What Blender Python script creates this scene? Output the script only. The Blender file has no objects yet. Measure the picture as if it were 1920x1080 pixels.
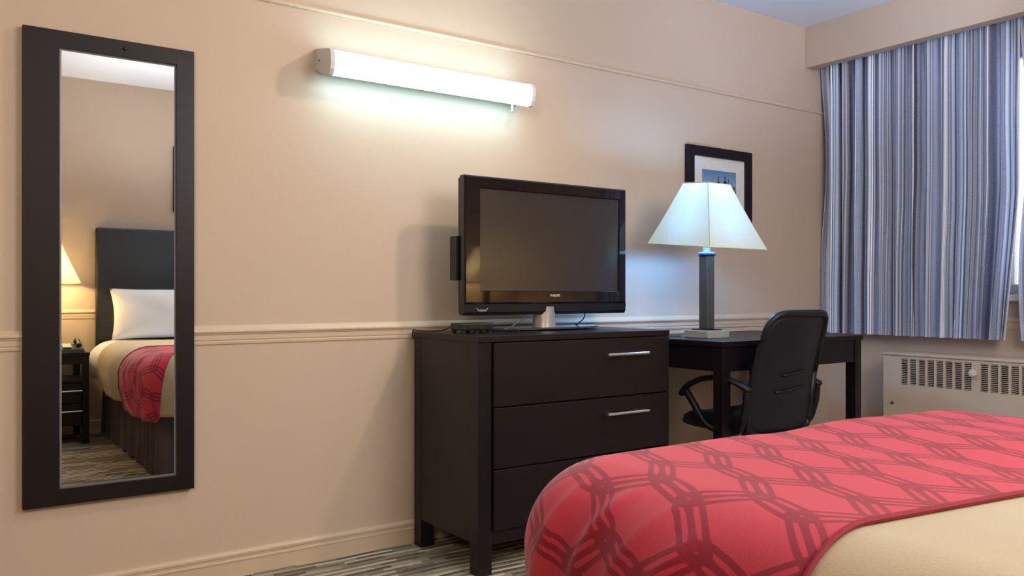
import bpy, bmesh, math, random
from mathutils import Vector, Matrix
random.seed(7)
C = bpy.context.scene.collection
S = bpy.context.scene
PI = math.pi

# ------------------------------------------------------------ camera, world, lamps and added fill lights, exposure
CAM_H, YAW, FPX = 0.95, math.radians(34.83), 1552.0
cam = bpy.data.cameras.new('camera'); camo = bpy.data.objects.new('camera', cam); C.objects.link(camo)
cam.sensor_width = 36.0; cam.sensor_fit = 'HORIZONTAL'; cam.lens = FPX / 1920 * 36.0
cam.clip_start = 0.02; cam.clip_end = 100
cam.shift_y = 11.0 / 1920
camo.location = (0, 0, CAM_H); camo.rotation_euler = (PI / 2, 0, -YAW)
S.camera = camo
S.view_settings.view_transform = 'Standard'; S.view_settings.look = 'None'
S.view_settings.gamma = 1.0; S.view_settings.use_curve_mapping = False
S.view_settings.exposure = 0.12

wd = bpy.data.worlds.new('world'); S.world = wd; wd.use_nodes = True
wn = wd.node_tree.nodes; wl = wd.node_tree.links
bgn = wn['Background']; bgn.inputs['Strength'].default_value = 2.2
bgn.inputs['Color'].default_value = (0.74, 0.84, 1.0, 1)

def point_light(name, loc, power, color, radius):
    l = bpy.data.lights.new(name, 'POINT'); l.energy = power; l.color = color; l.shadow_soft_size = radius
    o = bpy.data.objects.new(name, l); C.objects.link(o); o.location = loc
    return o
def spot_light(name, loc, aim, power, color, cone, rad, blend=1.0):  # aimed spot, used for the key and the added fills
    l = bpy.data.lights.new(name, 'SPOT'); l.energy = power; l.color = color; l.spot_size = math.radians(cone); l.spot_blend = blend; l.shadow_soft_size = rad
    o = bpy.data.objects.new(name, l); C.objects.link(o); o.location = loc
    o.rotation_euler = (Vector(aim) - Vector(loc)).to_track_quat('-Z', 'Y').to_euler(); return o
KEY = (46.0, (1.0, 0.79, 0.57)); FILL = (113.0, (1.0, 0.95, 0.90)); FILL_CORNER = (28.0, (0.62, 0.72, 1.0)); FILL_UP = (52.0, (1.0, 1.0, 1.0))
FILL_LEFT = (98.0, (1.0, 0.82, 0.60))
spot_light('left_fill', (-0.8, -0.25, 1.9), (0.7, 2.8, 1.3), FILL_LEFT[0], FILL_LEFT[1], 74, 0.30, 0.7)  # unseen warm fill added to lift the left wall and television shadow
spot_light('ceiling_spot', (2.26, 1.57, 2.35), (0.7, 2.8, 0.6), KEY[0], KEY[1], 110, 0.06)
spot_light('room_fill', (2.0, -0.2, 2.0), (1.75, 2.8, 1.1), FILL[0], FILL[1], 176, 0.55, 0.5)  # added broad frontal fill for the television wall, no real fixture
spot_light('ceiling_fill', (1.15, 0.1, 1.25), (1.2, 0.25, 2.42), FILL_UP[0], FILL_UP[1], 150, 0.05)  # added upward fill that brightens the ceiling over the bed
spot_light('spot_light', (3.2, 1.35, 1.95), (3.4, 2.05, 2.42), FILL_CORNER[0], FILL_CORNER[1], 100, 0.05)  # added cool fill for the ceiling strip near the window corner
LENS = (9.5, (0.46, 0.84, 1.0))
DESK = (255.0, (0.15, 0.39, 1.0))
DESK_UP = (430.0, (0.24, 0.5, 0.9))
BED = (320.0, (1.0, 0.66, 0.29))

# ------------------------------------------------------------ helpers: materials
def lin(r, g, b):
    f = lambda c: c / 255 / 12.92 if c / 255 <= 0.04045 else ((c / 255 + 0.055) / 1.055) ** 2.4
    return (f(r), f(g), f(b), 1.0)

class NT:
    def __init__(s, name):
        s.m = bpy.data.materials.new(name); s.m.use_nodes = True
        s.t = s.m.node_tree; s.b = s.t.nodes['Principled BSDF']; s.out = s.t.nodes['Material Output']
    def node(s, typ, **kw):
        n = s.t.nodes.new(typ)
        for k, v in kw.items(): setattr(n, k, v)
        return n
    def link(s, a, b): s.t.links.new(a, b)
    def put(s, sock, v):
        if isinstance(v, bpy.types.NodeSocket): s.link(v, sock)
        elif v is not None: sock.default_value = v
    def math(s, op, a, b=None, c=None):
        n = s.node('ShaderNodeMath', operation=op)
        s.put(n.inputs[0], a); s.put(n.inputs[1], b); s.put(n.inputs[2], c)
        return n.outputs[0]
    def vmath(s, op, a, b=None):
        n = s.node('ShaderNodeVectorMath', operation=op)
        s.put(n.inputs[0], a); s.put(n.inputs[1], b)
        return n.outputs['Value'] if op == 'DOT_PRODUCT' else n.outputs[0]
    def coord(s, kind='Object'): return s.node('ShaderNodeTexCoord').outputs[kind]
    def scale(s, vec, sc):
        n = s.node('ShaderNodeMapping'); s.link(vec, n.inputs['Vector']); n.inputs['Scale'].default_value = sc
        return n.outputs[0]
    def noise(s, vec, sc, detail=3, rough=0.5):
        n = s.node('ShaderNodeTexNoise'); s.link(vec, n.inputs['Vector'])
        n.inputs['Scale'].default_value = sc; n.inputs['Detail'].default_value = detail; n.inputs['Roughness'].default_value = rough
        return n.outputs['Fac']
    def ramp(s, fac, stops, interp='LINEAR'):
        n = s.node('ShaderNodeValToRGB'); s.link(fac, n.inputs[0]); r = n.color_ramp; r.interpolation = interp
        while len(r.elements) < len(stops): r.elements.new(0.5)
        for e, (p, c) in zip(r.elements, stops): e.position = p; e.color = c
        return n.outputs[0]
    def mix(s, fac, a, b, blend='MIX'):
        n = s.node('ShaderNodeMix', data_type='RGBA', blend_type=blend)
        s.put(n.inputs[0], fac); s.put(n.inputs[6], a); s.put(n.inputs[7], b)
        return n.outputs[2]
    def bump(s, h, strength=0.2, dist=0.002):
        n = s.node('ShaderNodeBump'); s.link(h, n.inputs['Height'])
        n.inputs['Strength'].default_value = strength; n.inputs['Distance'].default_value = dist
        s.link(n.outputs[0], s.b.inputs['Normal'])
    def base(s, col=None, rough=0.5, metal=0.0, spec=None):
        if col is not None: s.put(s.b.inputs['Base Color'], col)
        s.b.inputs['Roughness'].default_value = rough; s.b.inputs['Metallic'].default_value = metal
        if spec is not None: s.b.inputs['Specular IOR Level'].default_value = spec
        return s

def plain(name, rgb, rough=0.5, metal=0.0, var=0.06, sc=30, bumpd=0.0, spec=None):
    m = NT(name); co = m.coord()
    f = m.noise(co, sc)
    c = lin(*rgb); lo = tuple(x * (1 - var) for x in c[:3]) + (1,); hi = tuple(min(1, x * (1 + var)) for x in c[:3]) + (1,)
    m.base(m.ramp(f, [(0.3, lo), (0.7, hi)]), rough, metal, spec)
    if bumpd: m.bump(m.noise(co, sc * 6, 2), 0.4, bumpd)
    return m.m

def emissive(name, strength, rgb):
    m = NT(name); m.base((0.8, 0.8, 0.8, 1), 0.4)
    m.put(m.b.inputs['Emission Color'], tuple(rgb) + (1,)); m.b.inputs['Emission Strength'].default_value = strength
    return m.m

def mat_wall():
    m = NT('painted_wall'); co = m.coord('Object')
    f = m.noise(co, 1.3, 2); g = m.noise(co, 260, 2)
    m.base(m.ramp(f, [(0.3, lin(201, 180, 161)), (0.7, lin(206, 186, 167))]), 0.62, spec=0.25)
    m.bump(g, 0.35, 0.0012); return m.m
def mat_wood():
    m = NT('espresso_wood'); co = m.coord()
    st = m.scale(co, (4, 60, 60)); f = m.noise(st, 3, 4)
    m.base(m.ramp(f, [(0.25, lin(19, 12, 16)), (0.75, lin(30, 20, 25))]), 0.38, spec=0.35)
    m.bump(f, 0.12, 0.0006); return m.m
def mat_carpet():
    m = NT('striped_carpet'); co = m.coord()
    wob = m.noise(m.scale(co, (2.2, 2.2, 1)), 1.0, 1)
    off = m.node('ShaderNodeCombineXYZ'); m.link(m.math('MULTIPLY', wob, 0.05), off.inputs[1])
    v = m.vmath('ADD', co, off.outputs[0])
    sx = m.node('ShaderNodeSeparateXYZ'); m.link(v, sx.inputs[0])
    row = m.math('FLOOR', m.math('DIVIDE', sx.outputs[1], 0.019))
    wn1 = m.node('ShaderNodeTexWhiteNoise', noise_dimensions='1D'); m.link(row, wn1.inputs['W'])
    along = m.math('ADD', m.math('DIVIDE', sx.outputs[0], 0.15), m.math('MULTIPLY', wn1.outputs[0], 17.0))
    cell = m.math('FLOOR', along)
    cv = m.node('ShaderNodeCombineXYZ'); m.link(row, cv.inputs[0]); m.link(cell, cv.inputs[1])
    wn2 = m.node('ShaderNodeTexWhiteNoise', noise_dimensions='2D'); m.link(cv.outputs[0], wn2.inputs['Vector'])
    par = m.math('MODULO', m.math('ABSOLUTE', row), 2.0)
    val = m.math('ADD', m.math('MULTIPLY', wn2.outputs[0], 0.62), m.math('MULTIPLY', par, 0.38))
    col = m.ramp(val, [(0.0, lin(58, 54, 50)), (0.3, lin(88, 82, 74)), (0.52, lin(146, 136, 118)), (0.75, lin(200, 190, 168)), (1.0, lin(226, 218, 198))])
    fz = m.noise(co, 420, 2)
    col = m.mix(0.22, col, m.ramp(fz, [(0.3, lin(70, 64, 56)), (0.7, lin(220, 208, 184))]), 'MIX')
    m.base(col, 0.95, spec=0.1)
    fr = m.math('FRACT', m.math('DIVIDE', sx.outputs[1], 0.019))
    hh = m.math('ADD', m.math('SINE', m.math('MULTIPLY', fr, PI)), m.math('MULTIPLY', fz, 0.9))
    m.bump(hh, 0.7, 0.004); return m.m
def mat_curtain():
    m = NT('striped_curtain'); uv = m.coord('UV')
    sx = m.node('ShaderNodeSeparateXYZ'); m.link(uv, sx.inputs[0])
    wob = m.noise(m.scale(uv, (3, 1.6, 1)), 1.0, 1)
    u = m.math('ADD', sx.outputs[0], m.math('MULTIPLY', wob, 0.012))
    def n1(sc, det, r=0.6):
        n = m.node('ShaderNodeTexNoise', noise_dimensions='1D'); m.link(m.math('MULTIPLY', u, sc), n.inputs['W'])
        n.inputs['Scale'].default_value = 1.0; n.inputs['Detail'].default_value = det; n.inputs['Roughness'].default_value = r
        return n.outputs['Fac']
    a = n1(17, 2); b = n1(42, 2); c_ = n1(95, 1)
    blue = m.ramp(a, [(0.30, lin(66, 78, 124)), (0.40, lin(112, 142, 190)), (0.47, lin(150, 182, 216)), (0.52, lin(104, 128, 176)), (0.57, lin(126, 112, 126)), (0.63, lin(118, 140, 184)), (0.70, lin(178, 204, 230))])
    thin = m.ramp(b, [(0.34, lin(52, 52, 84)), (0.42, lin(116, 138, 182)), (0.50, lin(112, 98, 110)), (0.56, lin(134, 166, 206)), (0.62, lin(140, 126, 132)), (0.66, lin(210, 220, 230))])
    col = m.mix(m.ramp(n1(30, 1), [(0.42, (0, 0, 0, 1)), (0.58, (1, 1, 1, 1))]), blue, thin)
    col = m.mix(m.ramp(c_, [(0.60, (0, 0, 0, 1)), (0.66, (.55, .55, .55, 1))]), col, lin(218, 228, 236))
    col = m.mix(m.ramp(c_, [(0.34, (.75, .75, .75, 1)), (0.40, (0, 0, 0, 1))]), col, lin(62, 58, 84))
    fz = m.noise(m.scale(uv, (900, 120, 1)), 1, 2)
    col = m.mix(0.14, col, m.ramp(fz, [(0.35, lin(60, 66, 88)), (0.65, lin(190, 200, 214))]))
    hs = m.node('ShaderNodeHueSaturation'); hs.inputs['Saturation'].default_value = 0.52; hs.inputs['Value'].default_value = 2.6
    ga = m.node('ShaderNodeGamma'); ga.inputs['Gamma'].default_value = 1.35; m.link(col, ga.inputs['Color'])
    m.link(ga.outputs[0], hs.inputs['Color']); col = hs.outputs[0]
    m.base(col, 0.85, spec=0.15)
    tr = m.node('ShaderNodeBsdfTranslucent'); m.link(col, tr.inputs[0])
    mx = m.node('ShaderNodeMixShader'); mx.inputs[0].default_value = 0.22
    m.link(m.b.outputs[0], mx.inputs[1]); m.link(tr.outputs[0], mx.inputs[2]); m.link(mx.outputs[0], m.out.inputs[0])
    return m.m
def mat_shade(name, rgb, tl):
    m = NT(name); co = m.coord(); f = m.noise(m.scale(co, (300, 300, 60)), 1, 2)
    col = m.ramp(f, [(0.3, lin(*[int(v * .96) for v in rgb])), (0.7, lin(*rgb))])
    m.base(col, 0.8, spec=0.1)
    tr = m.node('ShaderNodeBsdfTranslucent'); m.link(col, tr.inputs[0])
    mx = m.node('ShaderNodeMixShader'); mx.inputs[0].default_value = tl
    m.link(m.b.outputs[0], mx.inputs[1]); m.link(tr.outputs[0], mx.inputs[2]); m.link(mx.outputs[0], m.out.inputs[0])
    return m.m
def mat_runner():
    # interlocking rounded hexagons printed in a darker red: every cell draws two outlines that overlap its neighbours'
    m = NT('red_runner_print'); uv = m.coord('UV')
    ex, gx, gy = 0.138, 0.027, -0.174
    O = (1.046, 0.741)                                     # one cell centre
    p0 = m.vmath('SUBTRACT', uv, (O[0], O[1], 0))
    sp = m.node('ShaderNodeSeparateXYZ'); m.link(p0, sp.inputs[0])
    j = m.math('ROUND', m.math('DIVIDE', sp.outputs[1], gy))
    i = m.math('ROUND', m.math('DIVIDE', m.math('SUBTRACT', sp.outputs[0], m.math('MULTIPLY', j, gx)), ex))
    cx = m.math('ADD', m.math('MULTIPLY', i, ex), m.math('MULTIPLY', j, gx)); cy = m.math('MULTIPLY', j, gy)
    cc = m.node('ShaderNodeCombineXYZ'); m.link(cx, cc.inputs[0]); m.link(cy, cc.inputs[1])
    p = m.vmath('SUBTRACT', p0, cc.outputs[0])
    # hexagon: three pairs of sides
    def nrm(dx, dy): l = math.hypot(dx, dy); return (-dy / l, dx / l, 0)
    Sd = (0.079, 0.076); Hd = (0.059, -0.076); Rd = (0.032, 0.098)
    nS, nH, nR = nrm(*Sd), nrm(*Hd), nrm(*Rd)
    def support(n, v): return abs(n[0] * v[0] + n[1] * v[1]) / 2
    E_ = (ex, 0); G_ = (gx, gy); D_ = (gx - ex, gy)
    aS = support(nS, G_); aH = support(nH, D_); aR = support(nR, E_)
    W = 0.0049
    masks = []
    for (di, dj) in ((0, 0), (1, 0), (-1, 0), (0, 1), (0, -1), (-1, 1), (1, -1)):
        q = m.vmath('SUBTRACT', p, (di * ex + dj * gx, dj * gy, 0))
        dS = m.math('SUBTRACT', m.math('ABSOLUTE', m.vmath('DOT_PRODUCT', q, nS)), aS)
        dH = m.math('SUBTRACT', m.math('ABSOLUTE', m.vmath('DOT_PRODUCT', q, nH)), aH)
        dR = m.math('SUBTRACT', m.math('ABSOLUTE', m.vmath('DOT_PRODUCT', q, nR)), aR)
        d = m.math('SMOOTH_MAX', m.math('SMOOTH_MAX', dS, dH, 0.030), dR, 0.040)
        for off in (0.0, 0.0185):
            e = m.math('ABSOLUTE', m.math('SUBTRACT', d, off))
            mr = m.node('ShaderNodeMapRange', interpolation_type='SMOOTHSTEP'); m.link(e, mr.inputs[0])
            mr.inputs[1].default_value = W * 0.75; mr.inputs[2].default_value = W * 1.25
            mr.inputs[3].default_value = 1; mr.inputs[4].default_value = 0
            masks.append(mr.outputs[0])
    acc = masks[0]
    for k in masks[1:]: acc = m.math('MAXIMUM', acc, k)
    f = m.noise(uv, 420, 2)
    red = m.ramp(f, [(0.3, lin(202, 57, 78)), (0.7, lin(214, 68, 89))])
    drk = m.ramp(f, [(0.3, lin(144, 32, 52)), (0.7, lin(160, 40, 60))])
    m.base(m.mix(m.math('MULTIPLY', acc, 0.95), red, drk), 0.8, spec=0.15)
    m.b.inputs['Sheen Weight'].default_value = 0.25
    m.bump(f, 0.25, 0.0008); return m.m
def mat_cloth(name, a, b, sc=300, sheen=0.1, bump=0.001):
    m = NT(name); co = m.coord(); f = m.noise(co, sc, 2); g = m.noise(co, 5, 3)
    c = m.mix(0.5, m.ramp(f, [(0.3, lin(*a)), (0.7, lin(*b))]), m.ramp(g, [(0.3, lin(*a)), (0.7, lin(*b))]))
    m.base(c, 0.85, spec=0.15); m.b.inputs['Sheen Weight'].default_value = sheen
    m.bump(f, 0.3, bump); return m.m
def mat_weave():
    m = NT('black_mesh_weave'); uv = m.coord()
    sx = m.node('ShaderNodeSeparateXYZ'); m.link(uv, sx.inputs[0])
    a = m.math('SINE', m.math('MULTIPLY', sx.outputs[0], 2200.0)); b = m.math('SINE', m.math('MULTIPLY', sx.outputs[2], 2200.0))
    h = m.math('MULTIPLY', a, b)
    m.base(m.ramp(m.noise(uv, 9, 3), [(0.3, lin(10, 12, 24)), (0.7, lin(19, 23, 40))]), 0.42, spec=0.5)
    m.bump(h, 0.3, 0.0006); return m.m
def mat_sky_print():
    m = NT('print_sky'); g = m.coord('Generated'); sx = m.node('ShaderNodeSeparateXYZ'); m.link(g, sx.inputs[0])
    m.base(m.ramp(sx.outputs[2], [(0.0, lin(196, 208, 216)), (0.45, lin(150, 184, 214)), (1.0, lin(92, 136, 184))]), 0.3); return m.m

M = dict(
    wall=mat_wall(), wood=mat_wood(), carpet=mat_carpet(), curtain=mat_curtain(), runner=mat_runner(), weave=mat_weave(), sky=mat_sky_print(),
    ceiling=plain('ceiling_paint', (230, 238, 250), 0.8, var=0.02, sc=3, bumpd=0.0008),
    trim=plain('trim_paint', (210, 188, 164), 0.38, var=0.03, sc=4),
    trim_cream=plain('cream_rail_paint', (226, 214, 202), 0.35, var=0.03, sc=4),
    gloss=plain('gloss_black_plastic', (22, 17, 22), 0.035, var=0.02, spec=0.6),
    matte=plain('matte_black_plastic', (17, 17, 24), 0.42, var=0.08),
    screen=plain('screen_panel', (38, 34, 36), 0.24, var=0.02, spec=1.0),
    steel=plain('brushed_steel', (178, 174, 168), 0.32, 1.0, var=0.05, sc=80),
    chrome=plain('satin_nickel', (232, 226, 222), 0.2, 0.9, var=0.03),
    silver=plain('silver_plastic', (176, 170, 164), 0.35, 0.5, var=0.05),
    pewter=plain('pewter_column', (120, 114, 106), 0.3, 0.8, var=0.08),
    blue_metal=plain('blue_grey_metal', (66, 94, 128), 0.35, 0.4),
    base_stone=plain('lamp_base_paint', (168, 166, 158), 0.45, var=0.06),
    mirror=plain('mirror_silver', (240, 240, 238), 0.0, 1.0, var=0.0),
    mirror_edge=plain('mirror_bevel', (226, 224, 220), 0.3, 0.7, var=0.02),
    lens=emissive('lit_lens', *LENS),
    fixture=plain('white_fixture', (206, 206, 212), 0.4, var=0.02),
    desk_bulb=emissive('cool_bulb', *DESK), desk_bulb_up=emissive('cool_upper_bulb', *DESK_UP),
    bed_bulb=emissive('warm_bulb', *BED),
    desk_shade=mat_shade('white_shade', (226, 230, 208), 0.08),
    bed_shade=mat_shade('cream_shade', (236, 238, 216), 0.30),
    tan=mat_cloth('tan_blanket', (192, 174, 146), (204, 188, 160)),
    white=mat_cloth('white_linen', (232, 234, 240), (242, 243, 247), 200),
    skirt=mat_cloth('grey_bed_skirt', (84, 72, 72), (108, 94, 92)),
    leather=plain('headboard_vinyl', (38, 40, 48), 0.34, var=0.12, sc=60, bumpd=0.0006, spec=0.6),
    seatcloth=mat_cloth('black_seat_cloth', (18, 18, 24), (30, 30, 38)),
    radiator=plain('radiator_enamel', (214, 196, 174), 0.42, var=0.03, sc=6),
    cavity=plain('dark_cavity', (44, 44, 42), 0.8),
    mat=plain('picture_mat', (228, 226, 226), 0.7, var=0.02), dark_print=plain('print_dark', (52, 44, 50), 0.4),
    red_print=plain('logo_print', (238, 206, 206), 0.4, var=0.0), white_print=plain('badge_print', (205, 205, 210), 0.4, var=0.0),
    white_plastic=plain('white_plastic', (222, 220, 214), 0.4), window_paint=plain('window_paint', (224, 216, 206), 0.45, var=0.03),
    phone=plain('phone_plastic', (58, 60, 60), 0.35), keypad=plain('phone_keys', (190, 196, 184), 0.5),
    cable=plain('black_cable', (24, 24, 30), 0.5), metalrod=plain('curtain_track', (190, 190, 190), 0.4, 0.6),
)
def mat_glass():
    m = NT('window_glass'); gl = m.node('ShaderNodeBsdfGlossy'); gl.inputs['Roughness'].default_value = 0.0
    tr = m.node('ShaderNodeBsdfTransparent'); tr.inputs[0].default_value = (0.97, 0.98, 1, 1)
    fr = m.node('ShaderNodeFresnel'); mx = m.node('ShaderNodeMixShader')
    m.link(fr.outputs[0], mx.inputs[0]); m.link(tr.outputs[0], mx.inputs[1]); m.link(gl.outputs[0], mx.inputs[2]); m.link(mx.outputs[0], m.out.inputs[0])
    return m.m
M['glass'] = mat_glass()
def mat_clear():
    m = NT('tinted_stand_glass'); m.base(lin(60, 66, 74), 0.05, spec=0.7); return m.m
M['stand_glass'] = mat_clear()

# ------------------------------------------------------------ helpers: meshes
def merge(bm, b2, mtx=None):
    if mtx is not None: b2.transform(mtx)
    me = bpy.data.meshes.new('tmp'); b2.to_mesh(me); b2.free(); bm.from_mesh(me); bpy.data.meshes.remove(me)
def box(bm, x0, x1, y0, y1, z0, z1, bev=0.0, seg=2, mtx=None):
    b = bmesh.new(); bmesh.ops.create_cube(b, size=1)
    bmesh.ops.scale(b, vec=(abs(x1 - x0), abs(y1 - y0), abs(z1 - z0)), verts=b.verts)
    bmesh.ops.translate(b, vec=((x0 + x1) / 2, (y0 + y1) / 2, (z0 + z1) / 2), verts=b.verts)
    if bev: bmesh.ops.bevel(b, geom=list(b.edges), offset=bev, segments=seg, profile=0.5, affect='EDGES')
    merge(bm, b, mtx)
def B(*a, **k):
    bm = bmesh.new(); box(bm, *a, **k); return bm
def loft(bm, rings, closed=True, caps=True):
    vs = [[bm.verts.new(p) for p in r] for r in rings]
    n = len(rings[0])
    for a, b in zip(vs, vs[1:]):
        for k in range(n if closed else n - 1):
            bm.faces.new((a[k], a[(k + 1) % n], b[(k + 1) % n], b[k]))
    if caps and closed:
        bm.faces.new(list(reversed(vs[0]))); bm.faces.new(vs[-1])
    return vs
def lathe(bm, prof, cx, cy, n=24, mtx=None):
    b = bmesh.new()
    loft(b, [[(cx + r * math.cos(2 * PI * k / n), cy + r * math.sin(2 * PI * k / n), z) for k in range(n)] for r, z in prof])
    merge(bm, b, mtx)
def tube(bm, pts, r, n=8, flat=1.0):
    pts = [Vector(p) for p in pts]; rings = []
    up = Vector((0, 0, 1))
    for i, p in enumerate(pts):
        t = (pts[min(i + 1, len(pts) - 1)] - pts[max(i - 1, 0)]).normalized()
        ref = up if abs(t.dot(up)) < 0.95 else Vector((1, 0, 0))
        a = t.cross(ref).normalized(); b = a.cross(t)
        rr = r[i] if isinstance(r, (list, tuple)) else r
        rings.append([p + a * rr * math.cos(2 * PI * k / n) + b * rr * flat * math.sin(2 * PI * k / n) for k in range(n)])
    loft(bm, rings)
def spline(pts, n=8):
    out = []; P = [Vector(p) for p in pts]
    for i in range(len(P) - 1):
        p0, p1, p2, p3 = P[max(i - 1, 0)], P[i], P[i + 1], P[min(i + 2, len(P) - 1)]
        for k in range(n):
            t = k / n
            out.append(0.5 * ((2 * p1) + (p2 - p0) * t + (2 * p0 - 5 * p1 + 4 * p2 - p3) * t * t + (3 * p1 - p0 - 3 * p2 + p3) * t ** 3))
    out.append(P[-1]); return out
def extr(bm, prof, axis, a0, a1):
    """profile of 2D points swept straight along X ('x': points are (y,z)) or Y ('y': points are (x,z))"""
    f = (lambda p, a: (a, p[0], p[1])) if axis == 'x' else (lambda p, a: (p[0], a, p[1]))
    loft(bm, [[f(p, a0) for p in prof], [f(p, a1) for p in prof]])
def root_of(p):
    while p.parent: p = p.parent
    return p
def obj(name, bm, mat, parent=None, smooth=False, local=False):
    bmesh.ops.recalc_face_normals(bm, faces=bm.faces)
    if parent is not None and not local:
        bmesh.ops.translate(bm, vec=-Vector(root_of(parent).location), verts=bm.verts)
    me = bpy.data.meshes.new(name); bm.to_mesh(me); bm.free()
    if smooth:
        for p in me.polygons: p.use_smooth = True
        if smooth != 'all': me.set_sharp_from_angle(angle=math.radians(40))
    me.materials.append(M[mat] if isinstance(mat, str) else mat)
    o = bpy.data.objects.new(name, me); C.objects.link(o)
    if parent is not None: o.parent = parent
    return o
def tag(o, label, cat, group=None):
    o['label'] = label; o['category'] = cat
    if group: o['group'] = group
    return o
def thing(name, label, cat, loc, rz=0.0):
    o = bpy.data.objects.new(name, None); C.objects.link(o); o.empty_display_size = 0.1
    o.location = loc; o.rotation_euler = (0, 0, rz)
    return tag(o, label, cat)
def struct(name, bm, mat, smooth=False):
    o = obj(name, bm, mat, smooth=smooth); o['kind'] = 'structure'; return o

# ------------------------------------------------------------ the room
WY, WX, BY, LX, CZ = 2.826, 4.15, -0.70, -1.75, 2.42      # TV wall, window wall, bed wall, left wall, ceiling
struct('floor', B(LX - .1, WX + .2, BY - .1, WY + .1, -0.1, 0), 'carpet')
struct('ceiling', B(LX - .1, WX + .2, BY - .1, WY + .1, CZ, CZ + 0.1), 'ceiling')
struct('wall_front', B(LX - .1, WX + .2, WY, WY + .1, 0, CZ), 'wall')
struct('wall_back', B(LX - .1, WX + .2, BY - .1, BY, 0, CZ), 'wall')
struct('wall_left', B(LX - .1, LX, BY, WY, 0, CZ), 'wall')
W0, W1, WZ0, WZ1 = 0.55, 1.93, 0.945, 2.12               # window opening
bm = bmesh.new()
for a in ((BY, W0, 0, CZ), (W1, WY, 0, CZ), (W0, W1, 0, WZ0), (W0, W1, WZ1, CZ)):
    box(bm, WX, WX + .2, *a)
struct('wall_right', bm, 'wall')
# window
wf = bmesh.new()
for a in ((W0, W0 + .05, WZ0, WZ1), (W1 - .05, W1, WZ0, WZ1), (W0, W1, WZ0, WZ0 + .05), (W0, W1, WZ1 - .05, WZ1), ((W0 + W1) / 2 - .03, (W0 + W1) / 2 + .03, WZ0, WZ1)):
    box(wf, WX + .06, WX + .12, *a, bev=0.004)
win = struct('window_1', wf, 'window_paint')
ym = (W0 + W1) / 2
obj('pane', B(WX + .085, WX + .091, W0 + .05, ym - .03, WZ0 + .05, WZ1 - .05), 'glass', win)
obj('pane', B(WX + .085, WX + .091, ym + .03, W1 - .05, WZ0 + .05, WZ1 - .05), 'glass', win)
obj('window_sill', B(WX - .03, WX + .06, W0 - .05, W1 + .05, WZ0 - .03, WZ0 + .002, bev=0.006), 'window_paint', win)
obj('latch', B(WX + .035, WX + .06, 1.80, 1.84, WZ0 + .002, WZ0 + .03, bev=0.004), 'matte', win)

def rail_profile(s, w):      # chair rail, s = side the room lies on (-1 or +1), w = wall plane
    pts = [(0, .782), (.010, .782), (.012, .790), (.009, .793), (.014, .797), (.014, .812), (.019, .815), (.021, .818), (.029, .821),
           (.031, .824), (.030, .828), (.022, .835), (.012, .841), (0, .845)]
    return [(w + s * d * 0.48, z) for d, z in pts]
def base_profile(s, w):
    pts = [(0, 0), (.013, 0), (.013, .050), (.016, .052), (.016, .057), (.012, .060), (.013, .068), (.016, .071), (.016, .078), (.010, .084), (0, .086)]
    return [(w + s * d, z) for d, z in pts]
bm = bmesh.new(); extr(bm, rail_profile(-1, WY), 'x', LX, WX); struct('trim_1', bm, 'trim')
bm = bmesh.new(); extr(bm, rail_profile(1, BY), 'x', LX, WX); struct('trim_2', bm, 'trim')
bm = bmesh.new(); extr(bm, rail_profile(-1, WX), 'y', BY, WY - .033); struct('trim_3', bm, 'trim')
bm = bmesh.new(); extr(bm, [(WY, 1.957), (WY - .007, 1.957), (WY - .010, 1.962), (WY - .010, 1.966), (WY - .006, 1.970), (WY, 1.971)], 'x', LX, WX); struct('trim_4', bm, 'trim')
bm = bmesh.new(); extr(bm, base_profile(-1, WY), 'x', LX, WX); struct('baseboard_front', bm, 'trim')
bm = bmesh.new(); extr(bm, base_profile(1, BY), 'x', LX, WX); struct('baseboard_back', bm, 'trim')
bm = bmesh.new(); extr(bm, base_profile(-1, WX), 'y', BY, WY - .017); struct('baseboard_right', bm, 'trim')
struct('trim_5', B(3.94, 4.01, BY, WY, 2.196, CZ, bev=0.002), 'wall')           # box pelmet over the curtains

# ------------------------------------------------------------ bed
bed = thing('bed', 'double bed under tan blanket with grey pleated bed skirt', 'bed', (1.57, 0.3, 0))
R_, RC = 0.15, 0.03
XL, XR, YF, YH = 0.99, 2.18, 1.127, -0.56       # edge of the flat top; outer faces lie R_ further out
XC = (XL + XR) / 2; YS = 0.55
def path():
    """outline of the flat top: up the left side, round the foot, down the right side -> (point, outward normal)"""
    out = []
    n1 = 140
    for k in range(n1): out.append(((XL, YH + (YF - RC - YH) * k / n1), (-1, 0)))
    for k in range(28):
        a = PI - PI / 2 * k / 28; out.append(((XL + RC + RC * math.cos(a), YF - RC + RC * math.sin(a)), (math.cos(a), math.sin(a))))
    for k in range(80): out.append(((XL + RC + (XR - XL - 2 * RC) * k / 80, YF), (0, 1)))
    for k in range(28):
        a = PI / 2 - PI / 2 * k / 28; out.append(((XR - RC + RC * math.cos(a), YF - RC + RC * math.sin(a)), (math.cos(a), math.sin(a))))
    for k in range(n1 + 1): out.append(((XR, YF - RC + (YH - YF + RC) * k / n1), (1, 0)))
    return out
PATH = path()
def top_z(x, y):
    z = 0.647 + 0.003 * math.sin(2.3 * x + 1.1) * math.cos(2.1 * y) - 0.008 * min(1, max(0, (x - 1.8) / 0.25)) - 0.007 * math.exp(-((x - 1.54) / 0.12) ** 2)
    return z
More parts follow.
